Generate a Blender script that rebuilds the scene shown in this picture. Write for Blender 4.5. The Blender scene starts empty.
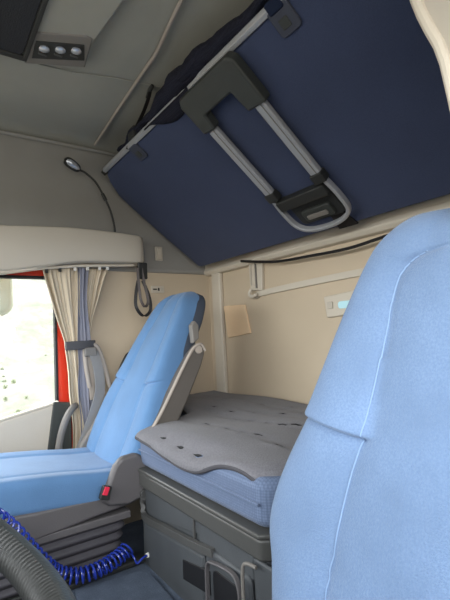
import bpy, bmesh, math, random
from mathutils import Vector, Matrix
random.seed(4)
S = bpy.context.scene
COL = S.collection
PI = math.pi

# ------------------------------------------------------------------ materials
def lin(h):
    h = h.lstrip('#')
    out = []
    for i in (0, 2, 4):
        c = int(h[i:i+2], 16) / 255
        out.append(c/12.92 if c <= .04045 else ((c+.055)/1.055)**2.4)
    return out + [1]

def mat(name, col, rough=.6, metal=0, bump=None, var=.0, vscale=6, spec=.4, sheen=0, coat=0, pattern=None):
    """bump=(scale,strength); pattern=(kind,scale,colour2,fac) mixes a woven / knitted pattern into the colour"""
    m = bpy.data.materials.new(name); m.use_nodes = True
    nt = m.node_tree; N = nt.nodes; L = nt.links
    b = N['Principled BSDF']
    b.inputs['Roughness'].default_value = rough
    b.inputs['Metallic'].default_value = metal
    b.inputs['Specular IOR Level'].default_value = spec
    if sheen:
        b.inputs['Sheen Weight'].default_value = sheen
        b.inputs['Sheen Roughness'].default_value = .5
    if coat: b.inputs['Coat Weight'].default_value = coat
    tc = N.new('ShaderNodeTexCoord')
    c1 = lin(col)
    cur = None
    nz = N.new('ShaderNodeTexNoise'); nz.inputs['Scale'].default_value = vscale; nz.inputs['Detail'].default_value = 5
    L.new(tc.outputs['Object'], nz.inputs['Vector'])
    rp = N.new('ShaderNodeValToRGB')
    rp.color_ramp.elements[0].position = .3; rp.color_ramp.elements[1].position = .72
    rp.color_ramp.elements[0].color = [c*(1-var) for c in c1[:3]]+[1]
    rp.color_ramp.elements[1].color = [min(1, c*(1+var)) for c in c1[:3]]+[1]
    L.new(nz.outputs['Fac'], rp.inputs['Fac']); cur = rp.outputs['Color']
    if pattern:
        kind, sc, col2, fac = pattern
        if kind == 'wave':
            t = N.new('ShaderNodeTexWave'); t.inputs['Scale'].default_value = sc; t.inputs['Distortion'].default_value = 1.5; o = t.outputs['Fac']
        elif kind == 'dots':
            t = N.new('ShaderNodeTexVoronoi'); t.inputs['Scale'].default_value = sc; t.inputs['Randomness'].default_value = .15; o = t.outputs['Distance']
        else:
            t = N.new('ShaderNodeTexNoise'); t.inputs['Scale'].default_value = sc; t.inputs['Detail'].default_value = 3; o = t.outputs['Fac']
        L.new(tc.outputs['Object'], t.inputs['Vector'])
        r2 = N.new('ShaderNodeValToRGB'); r2.color_ramp.elements[0].position = .35; r2.color_ramp.elements[1].position = .65
        r2.color_ramp.elements[0].color = (0, 0, 0, 1); r2.color_ramp.elements[1].color = (fac, fac, fac, 1)
        L.new(o, r2.inputs['Fac'])
        mx = N.new('ShaderNodeMix'); mx.data_type = 'RGBA'
        L.new(r2.outputs['Color'], mx.inputs['Factor']); L.new(cur, mx.inputs['A'])
        mx.inputs['B'].default_value = lin(col2); cur = mx.outputs['Result']
    L.new(cur, b.inputs['Base Color'])
    if bump:
        n2 = N.new('ShaderNodeTexNoise'); n2.inputs['Scale'].default_value = bump[0]; n2.inputs['Detail'].default_value = 2
        L.new(tc.outputs['Object'], n2.inputs['Vector'])
        bp = N.new('ShaderNodeBump'); bp.inputs['Strength'].default_value = bump[1]; bp.inputs['Distance'].default_value = .002
        L.new(n2.outputs['Fac'], bp.inputs['Height']); L.new(bp.outputs['Normal'], b.inputs['Normal'])
    return m

M = {}
M['ceil'] = mat('headliner_fabric', '#9a9a92', .95, bump=(400, .4), var=.04, spec=.1)
M['upper'] = mat('upper_wall_fabric', '#979590', .9, bump=(300, .3), var=.04, spec=.15)
M['wall'] = mat('beige_wall_plastic', '#c6b69e', .6, bump=(250, .25), var=.04, vscale=3)
M['wall2'] = mat('pale_wall_plastic', '#cfc3ae', .5, var=.03, vscale=3)
M['cream'] = mat('cream_plastic', '#cbc2b2', .45, bump=(300, .15), var=.02)
M['shelf'] = mat('shelf_plastic', '#c0b8aa', .5, bump=(400, .15), var=.02)
M['patch'] = mat('tan_patch', '#e8cba6', .6, bump=(200, .2), var=.03)
M['navy'] = mat('navy_bunk_fabric', '#38415b', .85, bump=(500, .5), var=.08, spec=.15, sheen=.1, pattern=('noise', 300, '#444d68', .35))
M['navydark'] = mat('navy_dark_fabric', '#20283c', .9, bump=(200, .5), var=.1, spec=.1)
M['net'] = mat('black_net_fabric', '#1a1b28', .9, bump=(250, 1), var=.2, spec=.15, pattern=('dots', 220, '#30323c', .5))
M['silver'] = mat('satin_aluminium', '#a4a6aa', .5, metal=.35, var=.03)
M['chrome'] = mat('chrome', '#dddddd', .15, metal=1)
M['blackp'] = mat('black_plastic', '#2b2c2b', .5, bump=(300, .2), var=.06)
M['gunmetal'] = mat('dark_grey_green_plastic', '#353836', .5, bump=(300, .2), var=.05)
M['darkgrey'] = mat('dark_grey_plastic', '#4a4a49', .5, bump=(400, .3), var=.06)
M['storage'] = mat('storage_plastic', '#4a4d50', .55, bump=(350, .35), var=.12, vscale=9)
M['rail'] = mat('bunk_rail_plastic', '#4b4b49', .38, bump=(350, .2), var=.05)
M['greyp'] = mat('mid_grey_plastic', '#77736e', .5, bump=(350, .25), var=.06)
M['armrest'] = mat('armrest_plastic', '#5e5954', .55, bump=(350, .25), var=.06)
M['clipm'] = mat('clip_fabric', '#3a3e4b', .7, bump=(300, .3))
M['seatgrey'] = mat('seat_base_plastic', '#5d5a5b', .5, bump=(350, .25), var=.06)
M['bellow'] = mat('bellow_rubber', '#47454a', .6, var=.08)
M['seat'] = mat('blue_seat_fabric', '#5a7fa8', .82, bump=(420, .6), var=.10, vscale=7, spec=.2, sheen=.2)
M['seatn'] = mat('blue_driver_seat_fabric', '#697f9d', .85, bump=(420, .8), var=.12, vscale=9, spec=.2, sheen=.2, pattern=('noise', 260, '#5c7392', .6))
M['seatside'] = mat('seat_side_fabric', '#3f4652', .85, bump=(300, .5), var=.08)
M['stitch'] = mat('pale_blue_stitching', '#7f98b8', .7)
M['matt'] = mat('mattress_cover_fabric', '#66758f', .85, bump=(250, .7), var=.06, sheen=.1, pattern=('dots', 150, '#4f5d78', .8))
M['topper'] = mat('grey_topper_fabric', '#727176', .9, bump=(260, .8), var=.05, sheen=.1, pattern=('noise', 190, '#5e5d62', .6))
M['piping'] = mat('topper_piping', '#434247', .8)
M['curtain'] = mat('beige_curtain_cloth', '#cfc1aa', .85, bump=(300, .4), var=.05, spec=.15)
M['lining'] = mat('blue_grey_curtain_lining', '#82838f', .85, bump=(300, .4), var=.08, spec=.15)
M['tie'] = mat('curtain_tie_fabric', '#4e4d50', .8)
M['red'] = mat('red_body_paint', '#d8341c', .3, coat=.5)
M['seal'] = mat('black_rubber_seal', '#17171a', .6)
M['doorp'] = mat('door_panel_plastic', '#bdb5a8', .5, bump=(300, .2), var=.03)
M['carpet'] = mat('dark_grey_carpet', '#5c6675', .95, bump=(500, 1), var=.2, vscale=20, spec=.1, pattern=('noise', 300, '#4a5260', .6))
M['hose'] = mat('blue_air_hose', '#23389a', .25, coat=.4, spec=.6)
M['wheel'] = mat('steering_wheel_leather', '#34393a', .38, bump=(300, .3), var=.15, vscale=30)
M['redbtn'] = mat('red_button', '#d8304a', .4)
M['label'] = mat('white_label', '#e2dfd8', .6)
M['ink'] = mat('dark_ink', '#33312e', .7)
M['webbing'] = mat('seat_belt_webbing', '#8c8b8a', .7, bump=(400, .6), var=.06)
M['strap'] = mat('black_strap_webbing', '#1c1a1b', .5, bump=(300, .5))
M['strapedge'] = mat('brown_strap_webbing', '#4a4240', .5, bump=(300, .5))
M['hatch'] = mat('dark_hatch_mesh', '#23252a', .8, bump=(200, .5), pattern=('dots', 150, '#34373d', .5))
M['tangrey'] = mat('taupe_bracket_plastic', '#a49a90', .5, bump=(300, .2))

def emis(name, col, st):
    m = bpy.data.materials.new(name); m.use_nodes = True
    b = m.node_tree.nodes['Principled BSDF']
    b.inputs['Base Color'].default_value = lin(col)
    b.inputs['Emission Color'].default_value = lin(col); b.inputs['Emission Strength'].default_value = st
    return m
M['lampglow'] = emis('lit_lamp_lens', '#a8d0d8', .15)
def glass(name, tint, alpha_mix):
    m = bpy.data.materials.new(name); m.use_nodes = True
    nt = m.node_tree; nt.nodes.clear()
    o = nt.nodes.new('ShaderNodeOutputMaterial'); t = nt.nodes.new('ShaderNodeBsdfTransparent'); g = nt.nodes.new('ShaderNodeBsdfGlossy'); x = nt.nodes.new('ShaderNodeMixShader')
    t.inputs['Color'].default_value = tint; g.inputs['Roughness'].default_value = .02
    x.inputs['Fac'].default_value = alpha_mix
    nt.links.new(t.outputs[0], x.inputs[1]); nt.links.new(g.outputs[0], x.inputs[2]); nt.links.new(x.outputs[0], o.inputs[0])
    return m
M['glass'] = glass('window_glass', (.95, .96, .95, 1), .04)
M['lens'] = mat('clear_lamp_lens', '#c8cdd6', .12, metal=.6)

# ------------------------------------------------------------------ builders
def rootloc(p):
    v = Vector((0, 0, 0))
    while p: v += p.location; p = p.parent
    return v

def tag(o, label=None, cat=None, group=None, kind=None):
    if label: o['label'] = label
    if cat: o['category'] = cat
    if group: o['group'] = group
    if kind: o['kind'] = kind
    return o

def empty(name, loc, label, cat, group=None):
    o = bpy.data.objects.new(name, None); o.empty_display_size = .05
    o.location = loc; COL.objects.link(o)
    return tag(o, label, cat, group)

def mk(name, V, F, m, parent=None, bevel=0, seg=2, smooth=True, sub=0, label=None, solid=0, auto=35):
    V = [Vector(v) for v in V]
    if parent is None:
        mn = Vector([min(v[i] for v in V) for i in range(3)]); mx = Vector([max(v[i] for v in V) for i in range(3)])
        off = Vector(((mn.x+mx.x)/2, (mn.y+mx.y)/2, mn.z))
    else: off = rootloc(parent)
    me = bpy.data.meshes.new(name)
    me.from_pydata([v-off for v in V], [], F)
    bm = bmesh.new(); bm.from_mesh(me)
    bmesh.ops.recalc_face_normals(bm, faces=bm.faces); bm.to_mesh(me); bm.free()
    mats = m if isinstance(m, list) else [m]
    for q in mats: me.materials.append(q)
    o = bpy.data.objects.new(name, me); COL.objects.link(o)
    if parent is not None: o.parent = parent
    else: o.location = off
    if smooth:
        for p in me.polygons: p.use_smooth = True
    if solid:
        s = o.modifiers.new('solid', 'SOLIDIFY'); s.thickness = solid; s.offset = 0
    if bevel:
        b = o.modifiers.new('bevel', 'BEVEL'); b.width = bevel; b.segments = seg; b.limit_method = 'ANGLE'; b.angle_limit = math.radians(30)
        b.harden_normals = True
    elif sub:
        s = o.modifiers.new('sub', 'SUBSURF'); s.levels = sub; s.render_levels = sub
    if smooth and not bevel and auto and not sub:
        bm = bmesh.new(); bm.from_mesh(me)
        for e in bm.edges:
            if len(e.link_faces) == 2 and e.calc_face_angle(0) > math.radians(auto): e.smooth = False
        bm.to_mesh(me); bm.free()
    if label: o['label'] = label
    return o

class G:
    """collects geometry for ONE mesh"""
    def __init__(s): s.V = []; s.F = []
    def add(s, V, F):
        n = len(s.V); s.V += [Vector(v) for v in V]; s.F += [[i+n for i in f] for f in F]; return s
    def box(s, a, b, fr=None):
        x0, y0, z0 = a; x1, y1, z1 = b
        V = [Vector(v) for v in [(x0,y0,z0),(x1,y0,z0),(x1,y1,z0),(x0,y1,z0),(x0,y0,z1),(x1,y0,z1),(x1,y1,z1),(x0,y1,z1)]]
        if fr: V = [fr(v) for v in V]
        return s.add(V, [(0,3,2,1),(4,5,6,7),(0,1,5,4),(1,2,6,5),(2,3,7,6),(3,0,4,7)])
    def prism(s, poly, h0, h1, fr):
        """poly of (a,b); fr maps Vector((a,b,h)) to world"""
        n = len(poly)
        V = [fr(Vector((a, b, h0))) for a, b in poly] + [fr(Vector((a, b, h1))) for a, b in poly]
        F = [list(range(n))[::-1], [n+i for i in range(n)]] + [[i, (i+1) % n, n+(i+1) % n, n+i] for i in range(n)]
        return s.add(V, F)
    def tube(s, pts, r, n=10, cap=True, closed=False, flat=None):
        pts = [Vector(p) for p in pts]; k = len(pts)
        rr = r if isinstance(r, (list, tuple)) else [r]*k
        V = []; prev = None
        for i, p in enumerate(pts):
            a = pts[(i-1) % k] if (closed or i > 0) else p
            b = pts[(i+1) % k] if (closed or i < k-1) else p
            t = (b-a).normalized()
            if prev is None:
                u = t.orthogonal().normalized() if flat is None else (Vector(flat)-t*t.dot(Vector(flat))).normalized()
            else:
                u = (prev - t*t.dot(prev)).normalized()
            prev = u; w = t.cross(u)
            for j in range(n):
                q = 2*PI*j/n
                V.append(p + (u*math.cos(q) + w*math.sin(q))*rr[i])
        F = []
        m = k if closed else k-1
        for i in range(m):
            for j in range(n):
                F.append((i*n+j, i*n+(j+1) % n, ((i+1) % k)*n+(j+1) % n, ((i+1) % k)*n+j))
        if cap and not closed:
            F.append(list(range(n))[::-1]); F.append([(k-1)*n+j for j in range(n)])
        return s.add(V, F)
    def ribbon(s, pts, wvec, w, th):
        """flat band along pts; wvec = width direction (vector or list)"""
        pts = [Vector(p) for p in pts]; k = len(pts); V = []
        for i, p in enumerate(pts):
            a = pts[max(0, i-1)]; b = pts[min(k-1, i+1)]; t = (b-a).normalized()
            wv = Vector(wvec[i] if isinstance(wvec, list) else wvec); wv = (wv - t*t.dot(wv)).normalized()
            n = t.cross(wv)
            for a1, b1 in ((-1,-1),(1,-1),(1,1),(-1,1)): V.append(p + wv*a1*w/2 + n*b1*th/2)
        F = []
        for i in range(k-1):
            for j in range(4): F.append((i*4+j, i*4+(j+1) % 4, (i+1)*4+(j+1) % 4, (i+1)*4+j))
        F += [(3,2,1,0), tuple((k-1)*4+j for j in range(4))]
        return s.add(V, F)
    def grid(s, P):
        """P[i][j] points, open sheet"""
        a = len(P); b = len(P[0])
        return s.add([v for r in P for v in r], [(i*b+j, i*b+j+1, (i+1)*b+j+1, (i+1)*b+j) for i in range(a-1) for j in range(b-1)])
    def loft(s, rings, cap=True):
        a = len(rings); b = len(rings[0])
        F = [(i*b+j, i*b+(j+1) % b, (i+1)*b+(j+1) % b, (i+1)*b+j) for i in range(a-1) for j in range(b)]
        if cap: F += [list(range(b))[::-1], [(a-1)*b+j for j in range(b)]]
        return s.add([v for r in rings for v in r], F)
    def build(s, name, m, parent=None, **k): return mk(name, s.V, s.F, m, parent, **k)

def cr(pts, n=8, closed=False):
    """Catmull-Rom through pts"""
    pts = [Vector(p) for p in pts]; k = len(pts); out = []
    for i in range(k if closed else k-1):
        p = [pts[(i+d) % k] if closed else pts[min(max(i+d, 0), k-1)] for d in (-1, 0, 1, 2)]
        for j in range(n):
            t = j/n
            out.append(.5*((2*p[1]) + (p[2]-p[0])*t + (2*p[0]-5*p[1]+4*p[2]-p[3])*t*t + (3*p[1]-p[0]-3*p[2]+p[3])*t**3))
    if not closed: out.append(pts[-1])
    return out

def rrect(a0, b0, a1, b1, r, n=5):
    P = []
    for cx, cy, q in ((a1-r, b1-r, 0), (a0+r, b1-r, 90), (a0+r, b0+r, 180), (a1-r, b0+r, 270)):
        for i in range(n+1):
            t = math.radians(q + 90*i/n); P.append((cx+r*math.cos(t), cy+r*math.sin(t)))
    return P

def lerp(tab, t):
    """piecewise smooth interpolation of a table [(t, v...)]"""
    if t <= tab[0][0]: return tab[0][1:]
    for a, b in zip(tab, tab[1:]):
        if t <= b[0]:
            k = (t-a[0])/(b[0]-a[0])
            return tuple(x+(y-x)*k for x, y in zip(a[1:], b[1:]))
    return tab[-1][1:]
def lerps(tab, t):
    if t <= tab[0][0]: return tab[0][1:]
    n = len(tab)
    for i in range(n-1):
        a, b = tab[i], tab[i+1]
        if t <= b[0]:
            k = (t-a[0])/(b[0]-a[0]); p = tab[max(0, i-1)]; q = tab[min(n-1, i+2)]; out = []
            for c in range(1, len(a)):
                h = b[0]-a[0]
                m0 = (b[c]-p[c])/max(1e-9, b[0]-p[0])*h; m1 = (q[c]-a[c])/max(1e-9, q[0]-a[0])*h
                out.append((2*k**3-3*k*k+1)*a[c] + (k**3-2*k*k+k)*m0 + (-2*k**3+3*k*k)*b[c] + (k**3-k*k)*m1)
            return tuple(out)
    return tab[-1][1:]

FX = lambda x: (lambda v: Vector((x+v.z, v.x, v.y)))        # poly (y,z) extruded along +x
FYm = lambda y: (lambda v: Vector((v.x, y+v.z, v.y)))       # poly (x,z) extruded along y
FZ = lambda z: (lambda v: Vector((v.x, v.y, z+v.z)))        # poly (x,y) extruded along z

# ================================================================== THE CAB SHELL
YL, YR, XR, XF, ZC = 2.20, -.12, 1.42, -.95, 1.95
struct = lambda o: tag(o, kind='structure')
g = G().box((XF-.1, YR-.1, -.1), (XR+.1, YL+.1, 0)); struct(g.build('floor', M['carpet'], bevel=.004))
# ceiling, gently domed with the corners rolled into the walls
P = []
for i in range(33):
    x = XF-.05 + (XR-XF+.1)*i/32; row = []
    for j in range(41):
        y = YR-.05 + (YL-YR+.1)*j/40
        e = min(abs(y-YR), abs(YL-y), abs(XR-x))
        z = ZC + .004 - .035*max(0, 1-e/.1)**2
        z += .006*math.exp(-((y-1.56-.05*x)/.018)**2)*(1 if x > .45 else 0)
        row.append((x, y, z))
    P.append(row)
g = G().grid(P).add([(XF-.1, YR-.1, ZC+.04), (XR+.1, YR-.1, ZC+.04), (XR+.1, YL+.1, ZC+.04), (XF-.1, YL+.1, ZC+.04)], [(0, 1, 2, 3)])
struct(g.build('ceiling', M['ceil']))
# left wall (passenger side) with the door window opening
WX0, WX1, WZ0, WZ1 = -.38, .53, .66, 1.262
g = G()
g.box((XF-.1, YL, 0), (XR+.1, YL+.06, .40))
g.box((XF-.1, YL, 1.30), (XR+.1, YL+.06, ZC+.03))
g.box((XF-.1, YL, .40), (WX0-.07, YL+.06, 1.30))
g.box((.60, YL-.012, .38), (XR+.1, YL+.06, 1.31))
struct(g.build('wall_left', M['wall']))
# raised upper wall panel with a rounded lower lip
g = G()
pz = [(YL+.01, ZC), (YL-.02, ZC), (YL-.022, 1.345), (YL-.030, 1.318), (YL-.022, 1.302), (YL+.01, 1.300)]
g.prism(pz, XF, XR, lambda v: Vector((v.z, v.x, v.y)))
struct(g.build('wall_left_upper', M['upper'], bevel=.006))
# rear wall
g = G().box((XR, YR-.1, 0), (XR+.08, YL+.06, ZC+.03)); struct(g.build('wall_rear', M['wall']))
g = G()
g.prism([(XR+.01, 1.60), (XR-.02, 1.60), (XR-.03, 1.335), (XR-.045, 1.312), (XR-.03, 1.292), (XR+.01, 1.288)], YR, YL-.02, lambda v: Vector((v.x, v.z, v.y)))
struct(g.build('trim_1', M['cream'], bevel=.006))
# rear corner pillar cover (two nested strips)
g = G().prism(rrect(2.035, .40, 2.12, 1.30, .012), 0, .028, lambda v: Vector((XR-v.z, v.x, v.y)))
struct(g.build('trim_2', M['cream'], bevel=.008))
# diagonal moulded rib across the rear wall
pts = cr([(XR-.000, 1.72, 1.125), (XR-.004, 1.66, 1.140), (XR-.004, 1.05, 1.158), (XR-.004, .3, 1.16)], 8)
g = G().ribbon(pts, (0, 0, 1), .028, .022); struct(g.build('trim_3', M['cream'], bevel=.009, seg=3))
# right wall (driver side); low doorway panel, unseen, added to cut daylight on near seat
g = G()
g.box((.74, YR-.06, 0), (XR+.08, YR, ZC+.03)); g.box((XF-.1, YR-.06, 1.62), (.74, YR, ZC+.03)); g.box((XF-.1, YR-.06, 0), (XF+.12, YR, 1.62)); g.box((XF-.1, YR-.06, 0), (.74, YR, .78))
struct(g.build('wall_right', M['upper']))
# front wall: dashboard height wall and header; windscreen opening between
g = G().box((XF-.08, YR-.06, 0), (XF, YL+.06, .78)).box((XF-.08, YR-.06, 1.64), (XF, YL+.06, ZC+.03))
struct(g.build('wall_front', M['ceil']))
g = G().box((XF-.05, YR, .78), (XF-.045, YL, 1.64)); struct(g.build('window_2', M['glass']))

# driver side B pillar cover at the upper right
def pillar():
    root = empty('pillar_cover', (.70, .1, 1.2), 'pale grey pillar cover with cream edges at the upper right corner', 'pillar cover')
    sec = [(1.10, .325), (1.25, .33), (1.33, .338), (1.40, .348), (1.47, .372), (1.54, .388), (1.70, .40), (1.93, .405)]
    g = G(); rings = []
    for i in range(25):
        z = 1.10 + .83*i/24; e = lerps(sec, z)[0]
        rings.append([Vector(p) for p in ((.735, YR+.005, z), (.60, YR+.005, z), (.60, YR+.03, z), (.70, e-.03, z), (.712, e-.004, z), (.735, e-.004, z))])
    g.loft(rings); g.build('panel', M['shelf'], root)
    g = G().tube([(.712, lerps(sec, 1.10+.83*i/24)[0]-.002, 1.10+.83*i/24) for i in range(25)], .011, 10)
    g.build('edge_trim', M['cream'], root, label='rounded cream edge')
    g = G().tube([(.683, lerps(sec, 1.10+.83*i/24)[0]-.072-.0*i, 1.10+.83*i/24) for i in range(25)], .006, 8)
    g.build('edge_trim', M['cream'], root, label='thin cream inner edge')
    return root
pillar()
# folded blue and white curtain end at the extreme top right
g = G(); P = []
for i in range(14):
    z = 1.42+.44*i/13; P.append([Vector((.645+.008*math.sin(j*1.9), .14+.013*j, z)) for j in range(9)])
g.grid(P)
tag(g.build('folded_curtain', M['lining'], solid=.003), 'blue-grey folded curtain edge beside the pillar cover at the top right', 'curtain')

# ================================================================== CEILING FITTINGS
# console with hatch and lamp
def console():
    poly = [(-.5, .75), (.50, .95), (.47, 1.30), (.455, 1.40), (.478, 1.475), (.44, 1.525), (.315, 1.545), (-.5, 1.60)]
    poly = [(-.5, .75), (.50, .75), (.478, 1.15), (.462, 1.36), (.474, 1.45), (.45, 1.485), (.30, 1.56), (-.5, 1.60)]
    root = empty('overhead_console', (.2, 1.3, 1.91), 'raised grey-beige ceiling console around the dark roof hatch at the top left', 'console')
    g = G().prism(poly, 0, -.028, FZ(ZC)); g.build('housing', M['ceil'], root, bevel=.010, seg=3)
    g = G().prism([(.288, 1.555), (.475, 1.475), (.452, 1.315), (.43,1.31), (.285, 1.375)], -.022, -.033, FZ(ZC)); g.build('lamp_frame', M['greyp'], root, bevel=.008, seg=3)
    return root
console()
root = empty('roof_hatch_blind', (.0, 1.2, 1.9), 'dark mesh roof hatch blind in the ceiling, cut by the top left corner', 'roof hatch')
G().prism(rrect(-.45, .80, .275, 1.515, .03), -.03, -.036, FZ(ZC)).build('mesh_blind', M['hatch'], root, bevel=.002)
G().prism([(-.45, 1.505), (.285, 1.505), (.285, 1.53), (-.45, 1.53)], -.028, -.042, FZ(ZC)).build('handle_bar', M['blackp'], root, bevel=.004)
G().prism([(.276, .8), (.292, .8), (.292, 1.53), (.276, 1.53)], -.028, -.042, FZ(ZC)).build('side_bar', M['blackp'], root, bevel=.004)
root = empty('ceiling_spotlight', (.39, 1.46, 1.9), 'rectangular ceiling lamp with three clear reflector spots beside the dark hatch', 'ceiling lamp')
G().prism([(.304, 1.508), (.460, 1.432), (.436, 1.352), (.298, 1.410)], -.032, -.036, FZ(ZC)).build('lamp_base', M['blackp'], root, bevel=.002)
for k in range(3):
    cx = .328+.046*k; cy = 1.432-.021*k
    rg = []
    for zz, r in ((-.034, .015), (-.040, .017), (-.043, .013), (-.044, .005)):
        rg.append([Vector((cx+r*math.cos(a*PI/8), cy+r*1.1*math.sin(a*PI/8), ZC+zz)) for a in range(16)])
    G().loft(rg).build('reflector', M['lens'], root)
    G().box((cx-.012, cy+.024, ZC-.042), (cx+.014, cy+.034, ZC-.034)).build('switch', M['darkgrey'], root, bevel=.002)
# seam cable
g = G().tube(cr([(.60, .80, ZC-.006), (.633, 1.057, ZC-.008), (.672, 1.30, ZC-.010), (.680, 1.40, ZC-.006), (.700, 1.75, ZC-.006), (.716, 2.06, ZC-.014), (.716, 2.1, ZC-.018)], 8), .0065, 8)
tag(g.build('ceiling_conduit', M['tangrey']), 'thin pale conduit running across the headliner toward the left wall', 'conduit')
# headliner joint lines
g = G().ribbon(cr([(.20, 1.60, ZC+.001), (.45, 1.575, ZC), (.62, 1.53, ZC), (.8, 1.50, ZC+.001)], 8), (0, 1, 0), .007, .004); struct(g.build('trim_4', M['ceil'], bevel=.002))
g = G().ribbon(cr([(-.4, YL-.055, ZC-.030), (.3, YL-.055, ZC-.028), (.72, YL-.055, ZC-.028), (.86, YL-.05, ZC-.028)], 8), (0, 1, -.6), .016, .008); struct(g.build('trim_5', M['upper'], bevel=.003))

# ================================================================== UPPER BUNK
B0 = Vector((1.32, 0, 1.33)); SD = Vector((-.7880, 0, .6156)); ND = Vector((-.6156, 0, -.7880))
def BF(v):      # (y, s, h): along the cab, up the slope, out toward the cab
    return B0 + Vector((0, v.x, 0)) + SD*v.y + ND*v.z
bunk = empty('upper_bunk', (1.05, 1.2, 1.5), 'navy blue upper bunk folded up and sloping against the rear wall', 'bunk')
poly = [(.16, .0), (.16, .725)] + [(2.03, .725), (2.065, .712), (2.10, .68)] + [(2.145, .60), (2.15, .50), (2.14, .25), (2.125, .02), (2.11, 0)]
G().prism(poly, -.055, 0, BF).build('bunk_board', M['navy'], bunk, bevel=.012, seg=3)
# silver edge rail
G().prism([(.723, -.016), (.737, -.020), (.748, -.010), (.748, .004), (.737, .012), (.723, .008)], .16, 2.04, lambda v: B0+Vector((0, v.z, 0))+SD*v.x+ND*v.y).build('edge_rail', M['silver'], bunk, bevel=.003, label='silver aluminium edge rail')
G().box((2.03, .715, -.03), (2.075, .742, .006), BF).build('rail_end_cap', M['blackp'], bunk, bevel=.005)
def clip(y):
    c = G().prism(rrect(y-.036, .655, y+.036, .735, .012), -.002, .010, BF).build('strap_clip', M['clipm'], bunk, bevel=.004)
    G().prism(rrect(y-.014, .672, y+.016, .700, .003), .009, .013, BF).build('clip_tab', M['gunmetal'], c, bevel=.002)
clip(.765); clip(1.70)
g = G().box((.74, .718, -.024), (.79, .752, .016), BF); g.build('rail_sleeve', M['navydark'], bunk, bevel=.006)
# piped lower edge strap patch
G().prism([(1.00, -.004), (1.09, -.004), (1.08, .075), (1.02, .075)], -.002, .006, BF).build('strap_patch', M['strap'], bunk, bevel=.002, label='black strap below the ladder')
# thin dark upper mattress behind the board
G().prism(rrect(.2, .03, 2.08, .70, .05), -.16, -.056, BF).build('bunk_mattress', M['navydark'], bunk, bevel=.02, seg=3)

# black safety net rolled along the top edge
net = empty('safety_net', (.8, 1.2, 1.75), 'black mesh safety net bunched along the top edge of the upper bunk', 'safety net')
pts = []; rad = []
for i in range(60):
    y = .62+(1.86-.62)*i/59
    b = lerps([(.62, .020), (.78, .016), (.90, .020), (1.10, .034), (1.3, .036), (1.40, .026), (1.50, .016), (1.62, .010), (1.86, .006)], y)[0]
    pts.append(BF(Vector((y, .750+b*.55+.004*math.sin(i*.9), -.022+.006*math.sin(i*.5))))); rad.append(b*(1+.05*math.sin(i*1.1)+.04*math.sin(i*2.3)))
G().tube(pts, rad, 14).build('net_roll', M['net'], net)
pts2 = [p+Vector((-.012*math.sin(i*.3)-.006, 0, .010*math.cos(i*.37))) for i, p in enumerate(pts)]
G().tube(pts2, [r*.62 for r in rad], 10).build('net_fold', M['net'], net)
# drape of net behind the ladder bracket
P = []
for i in range(16):
    y = 1.20+.34*i/15
    w = .055*math.sin(PI*min(1, (i+1)/14))+.004
    P.append([BF(Vector((y, .742-w*j/5, .006+.010*math.sin(j*.6+.2)))) for j in range(6)])
G().grid(P).build('net_drape', M['net'], net, solid=.003)
# hanging hook strap to the ceiling
pts = cr([(.752, 1.525, ZC-.004), (.752, 1.535, ZC-.03), (.748, 1.585, ZC-.075), (.742, 1.65, 1.835), (.738, 1.70, 1.80), (.736, 1.735, 1.772)], 6)
G().ribbon(pts, (1, 0, 0), .014, .004).build('tension_strap', M['strap'], net)
G().tube(cr([(.752, 1.50, ZC-.003), (.752, 1.53, ZC-.012), (.752, 1.555, ZC-.03)], 4), [.007, .008, .009, .009, .008, .008, .007, .007, .006][:9], 10).build('ceiling_hook', M['blackp'], net)
G().box((.722, 1.635, 1.790), (.752, 1.70, 1.838)).build('buckle', M['blackp'], net, bevel=.006)

# ladder
lad = empty('bunk_ladder', (1.0, 1.1, 1.5), 'folding bunk ladder with black bracket and two silver rails on the navy bunk underside', 'ladder')
LY0, LY1 = 1.225, .985
def LF(v): return BF(Vector((v.x+.03*(v.y-.3)*0, v.y, v.z)))
g = G()
U = [(.940, .560), (.940, .712), (.958, .733), (1.232, .733), (1.252, .708), (1.252, .590), (1.188, .585), (1.182, .640), (1.030, .644), (1.022, .565)]
g.prism(U, .010, .052, LF); g.build('top_bracket', M['gunmetal'], lad, bevel=.009, seg=3, label='dark grey U shaped bracket')
for y in (LY0, LY1):
    w = .022
    g = G().prism([(y-w, .258), (y-w, .585), (y+w, .585), (y+w, .258)], .012, .036, LF); r = g.build('rail', M['silver'], lad, bevel=.008, seg=2)
    G().box((y-.010, .262, .034), (y-.006, .58, .0375), LF).build('groove', M['greyp'], r, bevel=.001)
    G().box((y-w-.004, .228, .008), (y+w+.004, .268, .042), LF).build('collar', M['blackp'], lad, bevel=.005)
# bottom loop
loop = cr([(LY0+.012, .235, .024), (LY0+.016, .16, .026), (LY0+.004, .085, .028), (LY0-.055, .050, .03), (LY1+.06, .050, .03), (LY1-.012, .085, .028), (LY1-.020, .16, .026), (LY1-.010, .235, .024)], 8)
g = G(); g.ribbon([LF(p) for p in loop], ND, .024, .016); g.build('bottom_loop', M['silver'], lad, bevel=.005, seg=2)
G().prism(rrect(LY1+.002, .175, LY0+.004, .222, .008), .008, .044, LF).build('lower_step', M['blackp'], lad, bevel=.006)
G().prism(rrect(LY1+.012, .070, LY0-.012, .180, .02), .002, .014, LF).build('latch_plate', M['blackp'], lad, bevel=.004)
h = G().prism(rrect(LY1+.045, .085, LY0-.055, .140, .014), .012, .030, LF).build('latch_handle', M['gunmetal'], lad, bevel=.006)
G().prism(rrect(LY1+.065, .098, LY0-.075, .118, .006), .028, .036, LF).build('latch_grip', M['greyp'], h, bevel=.003)

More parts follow.
